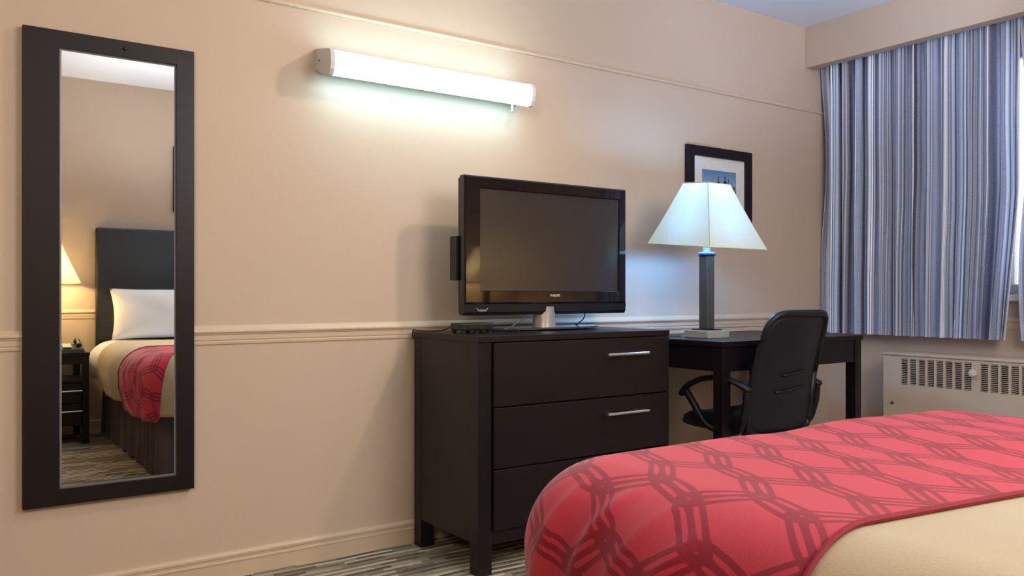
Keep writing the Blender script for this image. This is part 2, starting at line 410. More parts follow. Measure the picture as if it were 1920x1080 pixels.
def surf(i, q, lift=0.0, foldamp=1.0):
    """point of the bed cover: q in 0..1 runs from the spine to the outline, q>1 means q-1 metres of drop cloth"""
    (px, py), (nx, ny) = PATH[i]
    sx, sy = XC, min(py, YS)
    if q <= 1:
        x = sx + (px - sx) * q; y = sy + (py - sy) * q
        z = top_z(x, y) + lift
        return (x, y, z), (x, y)
    d = q - 1; th = min(d / R_, PI / 2); dv = max(0, d - R_ * PI / 2)
    h = (R_ + lift) * math.sin(th); drop = R_ * (1 - math.cos(th)) + dv - lift * math.cos(th)
    s = i * 0.01225
    fold = (0.010 * math.sin(s * 9.5 + 0.6) + 0.006 * math.sin(s * 21 + 1.4)) * min(1, d / 0.2) ** 1.3 * foldamp
    fold += 0.006 * math.sin(min(1, d / 0.35) * PI)                     # belly
    if i < 200:                                                        # pulled creases in the cloth at the near corner
        a_ = py if i <= 140 else YF - RC + 0.006 * (i - 140)
        for y0, d0, y1, d1, amp, wd in ((0.955, 0.03, 1.075, 0.36, 0.013, 0.016), (1.075, 0.06, 1.135, 0.34, 0.011, 0.014), (0.80, 0.10, 0.90, 0.34, 0.010, 0.018), (0.86, 0.05, 0.93, 0.20, 0.006, 0.012)):
            t_ = (d - d0) / (d1 - d0)
            if 0 < t_ < 1.2: fold += amp * math.exp(-((a_ - (y0 + (y1 - y0) * t_)) / wd) ** 2) * math.sin(min(1, t_ / 0.25) * PI / 2)
    h += fold - 0.03 * (max(0, d - 0.30) / 0.15)
    x = px + nx * h; y = py + ny * h; z = top_z(px, py) - drop
    return (x, y, z), (px + nx * d, py + ny * d)
def cover(name, idx, qs_of, mat, parent=None, lift=0.0):
    bm = bmesh.new(); uvl = bm.loops.layers.uv.new('uv'); rows = []; uvs = {}
    for i in idx:
        row = []
        for q in qs_of(i):
            p, uv = surf(i, q, lift); v = bm.verts.new(p); uvs[v] = uv; row.append(v)
        rows.append(row)
    for a, b in zip(rows, rows[1:]):
        for k in range(len(a) - 1):
            try:
                f = bm.faces.new((a[k], a[k + 1], b[k + 1], b[k]))
                for l in f.loops: l[uvl].uv = uvs[l.vert]
            except ValueError: pass
    return obj(name, bm, mat, parent, smooth='all')
NQ = [k / 14 for k in range(15)]
DROP = 0.40
def qs_blanket(i): return NQ + [1 + DROP * k / 22 for k in range(1, 23)]
i_head = next(i for i, (p, n) in enumerate(PATH) if p[1] > -0.22)
idx_blanket = range(i_head, len(PATH) - i_head)
blanket = cover('blanket', idx_blanket, qs_blanket, 'tan', bed)
sm = blanket.modifiers.new('thickness', 'SOLIDIFY'); sm.thickness = 0.006; sm.offset = -1
# white sheet showing at the head and beside the blanket
sheet = cover('sheet', range(0, len(PATH)), lambda i: NQ + [1 + 0.34 * k / 18 for k in range(1, 19)], 'white', bed, lift=-0.012)
obj('mattress', B(XL - .06, XR + .06, YH - .03, YF + .05, 0.34, 0.60, bev=0.04, seg=3), 'white', bed, smooth=True)
obj('bed_base', B(0.96, 2.18, -.60, 1.10, 0.08, 0.34, bev=0.01), 'matte', bed)
for lx in (1.02, 2.08):
    for ly in (-.52, 1.0): obj('leg', B(lx, lx + .05, ly, ly + .05, 0, 0.08, bev=0.004), 'matte', bed)
# pleated bed skirt round three sides
bm = bmesh.new(); pts = []
for k in range(121): pts.append((0.935, -0.60 + (1.12 + .60) * k / 120, -1, 0))
for k in range(1, 91): pts.append((0.935 + (2.205 - .935) * k / 90, 1.13, 0, 1))
for k in range(1, 121): pts.append((2.205, 1.12 - (1.12 + .60) * k / 120, 1, 0))
rings = []
for zi in range(7):
    z = 0.345 - 0.335 * zi / 6; amp = 0.003 + 0.011 * zi / 6
    rings.append([(x + nx * amp * (math.sin(k * 0.83) + 0.5 * math.sin(k * 0.37 + 1)), y + ny * amp * (math.sin(k * 0.83) + 0.5 * math.sin(k * 0.37 + 1)), z) for k, (x, y, nx, ny) in enumerate(pts)])
loft(bm, rings, closed=False)
obj('bed_skirt', bm, 'skirt', bed, smooth='all')

# red runner laid across the foot of the bed
i_near = next(i for i, (p, n) in enumerate(PATH) if p[1] > 0.619)
n_left = 140; i_c = n_left + 14
N = len(PATH)
def qs_runner(i):
    j = min(i, N - 1 - i)
    w = 0.0 if j <= i_c else min(1.0, (j - i_c) / 8)
    w = w * w * (3 - 2 * w)
    D = 0.425 * (1 - w) + 0.045 * w
    return [k / 24 for k in range(25)] + [1 + D * k / 40 for k in range(1, 41)]
run = cover('bed_runner', range(i_near, N - i_near), qs_runner, 'runner', None, lift=0.006)
sm = run.modifiers.new('thickness', 'SOLIDIFY'); sm.thickness = 0.004; sm.offset = -1
tag(run, 'red bed runner printed with dark interlocking loops across foot of bed', 'bed runner')
# hem along the near edge
bm = bmesh.new()
for i in (i_near, N - 1 - i_near):
    pts = [surf(i, q, 0.007)[0] for q in qs_runner(i)]
    tube(bm, pts, 0.004, 6)
hm = NT('runner_hem'); hm.base(lin(150, 44, 62), 0.8); M['hem'] = hm.m
obj('hem', bm, 'hem', run, smooth=True)

# pillow leaning on the headboard
def pillow(cx, y, z, w, h, t, tilt):
    bm = bmesh.new(); nu, nv = 26, 18; g = {}
    for sgn in (1, -1):
        for a in range(nu + 1):
            for b in range(nv + 1):
                u, v = a / nu * 2 - 1, b / nv * 2 - 1
                k = (1 - abs(u) ** 2.6) * (1 - abs(v) ** 2.6)
                edge = 1 - 0.06 * (1 - abs(u) ** 4) * abs(v) ** 3 - 0.0
                hx = u * w / 2 * (1 - 0.07 * (1 - v * v) * abs(u) ** 3); hz = v * h / 2 * edge
                th = t / 2 * max(0, k) ** 0.55 + 0.004 * math.sin(7 * u + 5 * v) * k
                key = (a, b, 0 if (a in (0, nu) or b in (0, nv)) else sgn)
                if key not in g: g[key] = bm.verts.new((hx, sgn * th if key[2] else 0, hz))
        for a in range(nu):
            for b in range(nv):
                q = [g[(i, j, 0 if (i in (0, nu) or j in (0, nv)) else sgn)] for i, j in ((a, b), (a + 1, b), (a + 1, b + 1), (a, b + 1))]
                try: bm.faces.new(q)
                except ValueError: pass
    bm.transform(Matrix.Translation((cx, y, z)) @ Matrix.Rotation(math.radians(tilt), 4, 'X'))
    return bm
pil = obj('pillow', pillow(1.29, -0.485, 0.815, 0.66, 0.36, 0.17, 14), 'white', smooth='all')
tag(pil, 'white pillow propped against dark headboard, reflected in wall mirror', 'pillow')

# headboard on the bed wall
hb = thing('headboard', 'dark padded rectangular headboard behind white pillow on bed wall', 'headboard', (1.57, BY, 0.535))
obj('panel', B(0.895, 2.245, BY + .006, BY + .07, 0.535, 1.404, bev=0.012, seg=3), 'leather', hb, smooth=True)
obj('mounting_cleat', B(1.1, 2.04, BY + .001, BY + .007, 1.0, 1.06), 'wood', hb)

# ------------------------------------------------------------ wall mirror
mir = thing('wall_mirror', 'tall full length mirror in wide dark wood frame', 'mirror', (0.447, WY, 0.318))
X0, X1, Z0, Z1 = 0.207, 0.689, 0.318, 1.737; GX0, GX1, GZ0, GZ1 = 0.302, 0.636, 0.366, 1.687
FY = WY - 0.027
for a in ((X0, GX0, Z0, Z1), (GX1, X1, Z0, Z1), (GX0, GX1, GZ1, Z1), (GX0, GX1, Z0, GZ0)):
    obj('frame_rail', B(a[0], a[1], FY, WY - .002, a[2], a[3], bev=0.0005), 'wood', mir)
gy = FY + 0.009
bm = bmesh.new(); e = 0.007
def ring(e, y): return [(GX0 + e, y, GZ0 + e), (GX1 - e, y, GZ0 + e), (GX1 - e, y, GZ1 - e), (GX0 + e, y, GZ1 - e)]
vs = [bm.verts.new(p) for p in ring(e, gy)]; bm.faces.new(vs)
obj('mirror_glass', bm, 'mirror', mir)
bm = bmesh.new(); loft(bm, [ring(0, gy + .003), ring(e, gy)], caps=False)
obj('bevelled_edge', bm, 'mirror_edge', mir)
bm = bmesh.new(); lathe(bm, [(0.001, 0), (.006, .001), (.006, .004), (.003, .006), (.0005, .0062)], 0, 0, 14, Matrix.Translation((0.482, FY, 1.712)) @ Matrix.Rotation(PI / 2, 4, 'X'))
obj('screw_cap', bm, 'gloss', mir, smooth=True)

# ------------------------------------------------------------ fluorescent wall lamp
fl = thing('wall_lamp', 'long white fluorescent wall lamp glowing above television', 'lamp', (1.55, WY, 1.76))
def lamp_prof(e=0.0):
    pts = [(WY - .001, 1.747), (WY - .05, 1.729), (WY - .105, 1.710), (WY - .124, 1.712), (WY - .134, 1.728), (WY - .138, 1.750), (WY - .136, 1.775), (WY - .128, 1.793), (WY - .112, 1.798), (WY - .05, 1.812), (WY - .001, 1.824)]
    c = (WY - .07, 1.765)
    return [(c[0] + (p[0] - c[0]) * (1 + e), c[1] + (p[1] - c[1]) * (1 + e)) if p[0] < WY - .01 else p for p in pts]
LX0, LX1 = 1.112, 1.985
for a, b in ((LX0, LX0 + .016), (LX1 - .016, LX1)):
    bm = bmesh.new(); extr(bm, lamp_prof(0.05), 'x', a, b); obj('end_cap', bm, 'fixture', fl)
bm = bmesh.new(); P_ = lamp_prof(); extr(bm, P_[1:-1], 'x', LX0 + .016, LX1 - .016); obj('diffuser', bm, 'lens', fl, smooth=True)
bm = bmesh.new(); extr(bm, [P_[0], P_[1], P_[-2], P_[-1]], 'x', LX0 + .016, LX1 - .016); obj('back_plate', bm, 'fixture', fl)
bm = bmesh.new(); tube(bm, [(1.905, WY - .09, 1.716), (1.905, WY - .09, 1.690)], 0.005, 8); tube(bm, [(1.905, WY - .09, 1.6905), (1.905, WY - .09, 1.684)], 0.007, 8)
obj('pull_switch', bm, 'silver', fl, smooth=True)
for x in (LX0 - 0.001, LX1 + .001):
    bm = bmesh.new(); lathe(bm, [(.0005, -.002), (.004, -.001), (.004, .001), (.0005, .002)], 0, 0, 10, Matrix.Translation((x, WY - .035, 1.775)) @ Matrix.Rotation(PI / 2, 4, 'Y'))
    obj('screw', bm, 'pewter', fl)

# ------------------------------------------------------------ dresser
dr = thing('dresser', 'dark espresso three drawer dresser standing under television', 'dresser', (1.935, 2.58, 0))
DX0, DX1, DY0, DY1, DZ = 1.49, 2.377, 2.336, 2.79, 0.808
obj('top', B(DX0 - .004, DX1 + .004, DY0 - .006, DY1, DZ - .022, DZ, bev=0.002), 'wood', dr)
obj('side_panel', B(DX0, DX0 + .022, DY0 + .055, DY1 - .05, 0.105, DZ - .022, bev=0.001), 'wood', dr)
obj('side_panel', B(DX1 - .022, DX1, DY0 + .055, DY1 - .05, 0.105, DZ - .022, bev=0.001), 'wood', dr)
obj('back_panel', B(DX0 + .05, DX1 - .05, DY1 - .02, DY1 - .005, 0.105, DZ - .022), 'wood', dr)
obj('bottom_panel', B(DX0 + .02, DX1 - .02, DY0 + .03, DY1 - .02, 0.105, 0.120), 'wood', dr)
for x in (DX0 - .0015, DX1 - .0525):
    obj('corner_post', B(x, x + .054, DY0, DY0 + .055, 0, DZ - .022, bev=0.002), 'wood', dr)
    obj('corner_post', B(x, x + .054, DY1 - .055, DY1, 0, DZ - .022, bev=0.002), 'wood', dr)
obj('bottom_rail', B(DX0 + .05, DX1 - .05, DY0 + .006, DY0 + .03, 0.100, 0.146, bev=0.001), 'wood', dr)
for z0, z1 in ((0.567, 0.783), (0.357, 0.563), (0.149, 0.353)):
    dw = obj('drawer', B(DX0 + .054, DX1 - .006, DY0 - .012, DY0 + .012, z0, z1, bev=0.0025), 'wood', dr)
    obj('drawer_box', B(DX0 + .07, DX1 - .07, DY0 + .012, DY1 - .06, z0 + .02, z1 - .03), 'wood', dw)
    hz = z1 - 0.058
    bm = bmesh.new()
    tube(bm, [(2.028, DY0 - .040, hz), (2.234, DY0 - .040, hz)], 0.0055, 10)
    for x in (2.06, 2.20): tube(bm, [(x, DY0 - .040, hz), (x, DY0 - .010, hz)], 0.004, 8)
    obj('handle', bm, 'chrome', dw, smooth=True)

# ------------------------------------------------------------ television
tv = thing('television', 'flat black television with dark screen on round silver stand', 'television', (1.99, 2.63, DZ))
TY, TX0, TX1, TZ0, TZ1 = 2.585, 1.588, 2.386, 0.870, 1.388
SX0, SX1, SZ0, SZ1 = 1.655, 2.347, 0.959, 1.345
def quad_frame(bm, o, i, y0, y1, yi):
    """picture-frame body: outer rect o, inner rect i, front y0, back y1, screen depth yi"""
    R = lambda r, y: [(r[0], y, r[2]), (r[1], y, r[2]), (r[1], y, r[3]), (r[0], y, r[3])]
    b = 0.006
    oi = (o[0] + b, o[1] - b, o[2] + b, o[3] - b)
    loft(bm, [R(o, y1), R(o, y0 + b), R(oi, y0), R(i, y0), R((i[0] + .003, i[1] - .003, i[2] + .003, i[3] - .003), yi)], caps=False)
bm = bmesh.new(); quad_frame(bm, (TX0, TX1, 0.912, TZ1), (SX0, SX1, SZ0, SZ1), TY, TY + .035, TY + .008)
obj('bezel', bm, 'gloss', tv)
obj('screen', B(SX0 + .002, SX1 - .002, TY + .007, TY + .02, SZ0 + .002, SZ1 - .002), 'screen', tv)
bm = bmesh.new()
prof = [(TY + .004, 0.912), (TY + .035, 0.912), (TY + .035, TZ0), (TY + .014, TZ0), (TY + .006, TZ0 + .012)]
extr(bm, prof, 'x', TX0, TX1); obj('speaker_bar', bm, 'matte', tv)
bm = bmesh.new(); box(bm, TX0 + .006, TX1 - .006, TY + .03, TY + .06, TZ0 + .004, TZ1 - .004, bev=0.006); box(bm, TX0 + .1, TX1 - .1, TY + .055, TY + .10, TZ0 + .06, TZ1 - .08, bev=0.02)
obj('rear_shell', bm, 'matte', tv)
obj('side_input_panel', B(TX0 - .014, TX0 + .02, TY + .045, TY + .085, 1.0, 1.165, bev=0.003), 'matte', tv)
bm = bmesh.new(); lathe(bm, [(.047, DZ + .012), (.045, DZ + .03), (.044, TZ0 + .03)], 1.985, TY + .045, 28); obj('stand_neck', bm, 'silver', tv, smooth=True)
bm = bmesh.new()
pl = [(math.cos(2 * PI * k / 40), math.sin(2 * PI * k / 40)) for k in range(40)]
loft(bm, [[(2.0 + .265 * c, TY + .055 + .115 * s, z) for c, s in pl] for z in (DZ + .006, DZ + .013)])
obj('stand_base', bm, 'stand_glass', tv, smooth=True)
for x, y in ((1.83, TY), (2.17, TY), (1.83, TY + .11), (2.17, TY + .11)):
    bm = bmesh.new(); lathe(bm, [(.008, DZ), (.008, DZ + .0065)], x, y, 10); obj('foot', bm, 'matte', tv)
def lettering(name, body, size, loc, mat, parent, extrude=0.0004):
    cu = bpy.data.curves.new(name, 'FONT'); cu.body = body; cu.size = size; cu.extrude = extrude; cu.align_x = 'CENTER'; cu.align_y = 'CENTER'
    o = bpy.data.objects.new(name, cu); C.objects.link(o); o.rotation_euler = (PI / 2, 0, 0)
    bpy.context.view_layer.update()
    me = bpy.data.meshes.new_from_object(o.evaluated_get(bpy.context.evaluated_depsgraph_get())); me.materials.clear(); me.materials.append(M[mat])
    bpy.data.objects.remove(o); o = bpy.data.objects.new(name, me); C.objects.link(o); o.rotation_euler = (PI / 2, 0, 0)
    o.parent = parent; o.location = Vector(loc) - Vector(parent.location); return o
lt = lettering('brand_lettering', 'PHILIPS', 0.0155, (2.006, TY - .0006, 0.943), 'red_print', tv); lt['label'] = 'pale PHILIPS lettering under the screen'
bm = bmesh.new()
mk = [(1.642, .896), (1.648, .893), (1.650, .887), (1.660, .886), (1.672, .8865), (1.684, .886), (1.686, .892), (1.692, .896)]
tube(bm, [(x, TY + .004, z) for x, z in mk], 0.0011, 6)
tube(bm, [(1.654 + .0017 * k, TY + .004, .890 + .0022 * math.sin(k * 1.7)) for k in range(18)], 0.0006, 5)
bd = obj('corner_badge', bm, 'white_print', tv)

# set-top box beside the television stand
sb = thing('cable_box', 'small black cable box on dresser top left of television stand', 'cable box', (1.6, 2.56, DZ))
obj('case', B(1.535, 1.668, 2.515, 2.60, DZ + .010, DZ + .036, bev=0.004), 'matte', sb)
obj('front_panel', B(1.555, 1.648, 2.5125, 2.516, DZ + .016, DZ + .030, bev=0.001), 'gloss', sb)
for x in (1.545, 1.60, 1.655):
    for y in (2.525, 2.588): obj('foot', B(x - .006, x + .006, y - .006, y + .006, DZ, DZ + .0105), 'matte', sb)
def cable(label, pts, r=0.0028, mat='cable', name='cable', cat='cable'):
    bm = bmesh.new(); tube(bm, spline(pts, 8), r, 6); return tag(obj(name, bm, mat, smooth='all'), label, cat, 'cables')
cable('thin black cable lying on dresser from cable box toward stand', [(1.66, 2.61, DZ + .02), (1.70, 2.615, DZ + .006), (1.74, 2.56, DZ + .004), (1.77, 2.50, DZ + .004)])
cable('black cable leaving cable box over left back edge of dresser', [(1.54, 2.603, DZ + .02), (1.52, 2.64, DZ + .008), (1.50, 2.70, DZ + .004), (1.49, 2.77, DZ + .004), (1.489, 2.794, DZ + .005), (1.488, 2.800, DZ - .005), (1.488, 2.800, DZ - .03)])
cable('thin cable hanging from television back right of silver stand neck', [(2.20, 2.634, .872), (2.203, 2.65, .845), (2.197, 2.70, DZ + .004), (2.30, 2.74, DZ + .004)], 0.0025)
cable('pale thin wire hanging close to left side of stand neck', [(1.915, 2.634, .872), (1.91, 2.68, .845), (1.90, 2.76, DZ + .003), (1.88, 2.778, DZ + .004)], 0.002, 'white_plastic')

# ------------------------------------------------------------ desk
dk = thing('desk', 'dark wood writing desk with office chair pushed under it', 'desk', (3.0, 2.5, 0))
KX0, KX1, KY0, KY1, KZ = 2.53, 3.465, 2.19, 2.788, 0.762
obj('top', B(KX0 - .006, KX1 + .006, KY0 - .006, KY1, KZ - .022, KZ, bev=0.002), 'wood', dk)
obj('apron', B(KX0 + .04, KX1 - .04, KY0 + .004, KY0 + .022, 0.642, KZ - .022, bev=0.001), 'wood', dk)
obj('apron', B(KX0 + .04, KX1 - .04, KY1 - .03, KY1 - .012, 0.642, KZ - .022, bev=0.001), 'wood', dk)
obj('apron', B(KX0 + .004, KX0 + .022, KY0 + .04, KY1 - .04, 0.642, KZ - .022, bev=0.001), 'wood', dk)
obj('apron', B(KX1 - .022, KX1 - .004, KY0 + .04, KY1 - .04, 0.642, KZ - .022, bev=0.001), 'wood', dk)
for x in (KX0, KX1 - .046):
    for y in (KY0, KY1 - .05): obj('leg', B(x, x + .046, y, y + .05, 0, KZ - .022, bev=0.002), 'wood', dk)

# ------------------------------------------------------------ table lamps
def table_lamp(label, x, y, z, dz, shade_mat, bulb_mat, tilt, power, name='table_lamp'):
    t = thing(name, label, 'lamp', (x, y, z)); t['group'] = 'table lamps'
    h = 0.0675
    obj('base', B(x - h, x + h, y - h, y + h, z, z + .032, bev=0.003), 'base_stone', t)
    obj('base_plate', B(x - .045, x + .045, y - .045, y + .045, z + .032, z + .037, bev=0.001), 'matte', t)
    obj('column', B(x - .0235, x + .0235, y - .0235, y + .0235, z + .037, z + .352 + dz, bev=0.003), 'pewter', t)
    bm = bmesh.new(); lathe(bm, [(.036, z + .352 + dz), (.04, z + .356 + dz), (.04, z + .362 + dz), (.03, z + .367 + dz)], x, y, 24); obj('collar', bm, 'blue_metal', t, smooth=True)
    bm = bmesh.new(); lathe(bm, [(.015, z + .367 + dz), (.015, z + .392 + dz), (.018, z + .396 + dz), (.018, z + .415 + dz)], x, y, 18); obj('socket', bm, 'white_plastic', t, smooth=True)
    bm = bmesh.new(); lathe(bm, [(.012, z + .415 + dz), (.024, z + .432 + dz), (.028, z + .455 + dz), (.022, z + .478 + dz), (.006, z + .490 + dz)], x, y, 16); obj('bulb', bm, bulb_mat, t, smooth='all')
    if bulb_mat == 'desk_bulb':
        bm = bmesh.new(); lathe(bm, [(.006, z + .612 + dz), (.018, z + .618 + dz), (.022, z + .632 + dz), (.016, z + .646 + dz), (.004, z + .651 + dz)], x, y, 16); obj('bulb', bm, 'desk_bulb_up', t, smooth='all')
        bm = bmesh.new(); tube(bm, [(x, y, z + .485 + dz), (x, y, z + .614 + dz)], .006, 8); obj('bulb_holder', bm, 'white_plastic', t, smooth=True)
    zb, zt, hb_, ht_ = z + .392 + dz, z + .662 + dz, .177, .070
    bm = bmesh.new(); pts0 = []; n = 10
    sq = [(-1, -1), (1, -1), (1, 1), (-1, 1)]
    rows = []
    for k in range(n + 1):
        f = k / n; hh = hb_ + (ht_ - hb_) * f - 0.002 * math.sin(f * PI); zz = zb + (zt - zb) * f; row = []
        for a, b in zip(sq, sq[1:] + sq[:1]):
            for m_ in range(8):
                g = m_ / 8; cx_, cy_ = a[0] + (b[0] - a[0]) * g, a[1] + (b[1] - a[1]) * g
                row.append((x + cx_ * hh, y + cy_ * hh, zz + tilt * cy_ * hh))
        rows.append(row)
    loft(bm, rows, caps=False); sh = obj('lamp_shade', bm, shade_mat, t)
    bm = bmesh.new()
    for hh, zz in ((hb_, zb), (ht_, zt)):
        c = [(x + a * hh, y + b * hh, zz + tilt * b * hh) for a, b in sq]
        for p, q in zip(c, c[1:] + c[:1]): tube(bm, [p, q], 0.0024, 6)
    for a, b in sq: tube(bm, [(x + a * (hb_ + (ht_ - hb_) * f - .002 * math.sin(f * PI)), y + b * (hb_ + (ht_ - hb_) * f - .002 * math.sin(f * PI)), zb + (zt - zb) * f + tilt * b * (hb_ + (ht_ - hb_) * f)) for f in [k / 8 for k in range(9)]], 0.0018, 6)
    obj('piping', bm, shade_mat, sh)
    bm = bmesh.new()
    for a, b in ((1, 0), (-1, 0), (0, 1), (0, -1)): tube(bm, [(x + a * .005, y + b * .005, zt - .012), (x + a * ht_, y + b * ht_, zt + tilt * b * ht_)], 0.0015, 5)
    tube(bm, [(x, y, z + .40 + dz), (x + .036, y, z + .43 + dz), (x + .038, y, z + .50 + dz), (x, y, zt - .01)], 0.0016, 5)
    obj('harp', bm, 'silver', t)
    return t
table_lamp('lit table lamp with white tapered square shade on desk', 2.727, 2.45, KZ, 0.0, 'desk_shade', 'desk_bulb', 0.09, 0)
cable('black lamp cord running over desk end and down between desk and dresser', [(2.655, 2.53, KZ + .005), (2.56, 2.60, KZ + .005), (2.52, 2.61, KZ + .003), (2.47, 2.60, .70), (2.452, 2.58, .55), (2.448, 2.58, .3), (2.45, 2.62, .06), (2.47, 2.70, .004)], 0.0035, name='power_cord')

# ------------------------------------------------------------ framed picture over the desk
def framed(label, x0, x1, z0, z1, wall, s, art, name='framed_picture', fw=0.049):
    t = thing(name, label, 'picture', ((x0 + x1) / 2, wall, z0)); t['group'] = 'framed pictures'
    ya, yb = wall + s * .002, wall + s * .022
    for a in ((x0, x0 + fw, z0, z1), (x1 - fw, x1, z0, z1), (x0 + fw, x1 - fw, z1 - fw, z1), (x0 + fw, x1 - fw, z0, z0 + fw)):
        obj('frame_rail', B(a[0], a[1], min(ya, yb), max(ya, yb), a[2], a[3], bev=0.0008), 'wood', t)
    yc = wall + s * .010
    m_ = obj('mat_board', B(x0 + fw - .003, x1 - fw + .003, min(yc, ya), max(yc, ya), z0 + fw - .003, z1 - fw + .003), 'mat', t)
    ix0, ix1, iz0, iz1 = x0 + fw + .064, x1 - fw - .064, z0 + fw + .06, z1 - fw - .062
    yd = wall + s * .0106
    obj('print', B(ix0, ix1, min(yc, yd), max(yc, yd), iz0, iz1), 'sky' if art else 'blue_metal', t)
    if art:
        bm = bmesh.new(); w = ix1 - ix0; ye = wall + s * .011
        def sil(a, b, h): box(bm, ix0 + w * a, ix0 + w * b, min(yd, ye), max(yd, ye), iz0, iz0 + h * (iz1 - iz0))
        for a, b, h in ((0, 1, .52), (.34, .44, .64), (.44, .52, .72), (.52, .60, .66), (.62, .72, .74), (.74, .80, .68), (.82, .96, .62), (.47, .485, .86), (.455, .46, .80), (.655, .685, .88), (.76, .775, .82), (.86, .87, .72)): sil(a, b, h)
        obj('skyline', bm, 'dark_print', t)
    return t
framed('dark framed print of castle under blue sky on wall behind desk lamp', 2.988, 3.465, 1.262, 1.678, WY, -1, True)
framed('dark framed picture on bed wall, edge seen in wall mirror', 1.405, 1.90, 1.544, 2.013, BY, 1, False)

# ------------------------------------------------------------ office chair
ch = thing('office_chair', 'black mesh office chair tucked under desk', 'office chair', (2.80, 2.30, 0))
def chair_pt(u, v):       # u -1..1 across, v 0..1 up the back
    w = 0.213 - 0.022 * v
    z = 0.375 + 0.51 * v
    y = -0.185 - 0.115 * v + 0.035 * math.sin(v * PI) * 0.6 - 0.035 * (u * u) * 0 + 0.03 * (u * u)
    return Vector((u * w, y, z))
def back_outline(scale, n=64):
    pts = []
    for k in range(n):
        a = 2 * PI * k / n; c, s = math.cos(a), math.sin(a)
        e = 0.30
        u = math.copysign(abs(c) ** e, c) * scale; v = 0.5 + 0.5 * math.copysign(abs(s) ** e, s) * (1 - (1 - scale) * 0.85)
        pts.append((u, v))
    return pts
bm = bmesh.new(); op = [chair_pt(u, v) for u, v in back_outline(0.95)]
tube(bm, op + [op[0]], 0.014, 8, flat=1.0); obj('backrest_frame', bm, 'matte', ch, smooth='all', local=True)
bm = bmesh.new(); rings = []
for sc in (0.95, 0.8, 0.6, 0.4, 0.2, 0.05): rings.append([chair_pt(u, v) + Vector((0, 0.004 * (1 - sc), 0)) for u, v in back_outline(sc)])
loft(bm, rings, caps=False); bm.faces.new(bm.verts[-64:])
mb = obj('backrest_mesh', bm, 'weave', ch, smooth='all', local=True)
sm = mb.modifiers.new('thickness', 'SOLIDIFY'); sm.thickness = 0.004
for v, uw in ((0.49, 0.34), (0.36, 0.46)):
    bm = bmesh.new(); tube(bm, [chair_pt(-uw + .1 + 2 * uw * k / 10, v + 0.03 * k / 10) + Vector((0, -.004, 0)) for k in range(11)], 0.006, 6)
    obj('lumbar_strap', bm, 'matte', ch, smooth='all', local=True)
bm = bmesh.new()
n = 40; rings = []
for sc, z in ((0.86, .392), (0.97, .40), (1.0, .425), (0.97, .452), (0.86, .463), (0.5, .458), (0.1, .455)):
    ring_ = []
    for k in range(n):
        a = 2 * PI * k / n; c, s = math.cos(a), math.sin(a); e = 0.42
        x = 0.205 * math.copysign(abs(c) ** e, c) * sc; y = 0.03 + 0.19 * math.copysign(abs(s) ** e, s) * sc
        ring_.append((x, y, z - (0.02 * max(0, (y - .12) / .08) if z > .40 else 0)))
    rings.append(ring_)
loft(bm, rings); obj('seat', bm, 'seatcloth', ch, smooth='all', local=True)
for s in (-1, 1):
    bm = bmesh.new(); x = s * 0.222
    arc = spline([(x, 0.155, .525), (x, 0.12, .567), (x, 0.04, .602), (x, -.05, .612), (x, -.13, .602), (x, -.205, .575)], 6)
    tube(bm, arc, [0.016] + [0.021] * (len(arc) - 2) + [0.014], 8, flat=0.55)
    tube(bm, spline([(x, 0.13, .545), (x, 0.09, .50), (x * .96, 0.03, .42), (x * .85, -.02, .395)], 6), 0.015, 8)
    tube(bm, spline([(x, -.19, .58), (x, -.18, .50), (x * .96, -.15, .42), (x * .85, -.08, .395)], 6), 0.014, 8)
    obj('armrest', bm, 'matte', ch, smooth='all', local=True)
obj('back_bracket', B(-.03, .03, -.21, -.06, .372, .392, bev=0.004), 'matte', ch, local=True)
bm = bmesh.new(); lathe(bm, [(.028, .09), (.028, .25), (.018, .25), (.018, .385), (.05, .385), (.05, .395)], 0, 0, 18); obj('gas_lift', bm, 'matte', ch, smooth=True, local=True)
for k in range(5):
    a = 2 * PI * k / 5 + 0.3; c, s = math.cos(a), math.sin(a)
    bm = bmesh.new(); tube(bm, [(c * .02, s * .02, .105), (c * .13, s * .13, .095), (c * .245, s * .245, .075)], [.026, .022, .015], 8, flat=0.7)
    lg = obj('base_leg', bm, 'matte', ch, smooth='all', local=True)
    bm = bmesh.new(); lathe(bm, [(.008, -.011), (.024, -.010), (.026, -.004), (.026, .004), (.024, .010), (.008, .011)], 0, 0, 16, Matrix.Translation((c * .25, s * .25, .026)) @ Matrix.Rotation(a, 4, 'Z') @ Matrix.Rotation(PI / 2, 4, 'X'))
    tube(bm, [(c * .245, s * .245, .075), (c * .245, s * .245, .045)], .006, 6)
    obj('caster', bm, 'matte', lg, smooth=True, local=True)

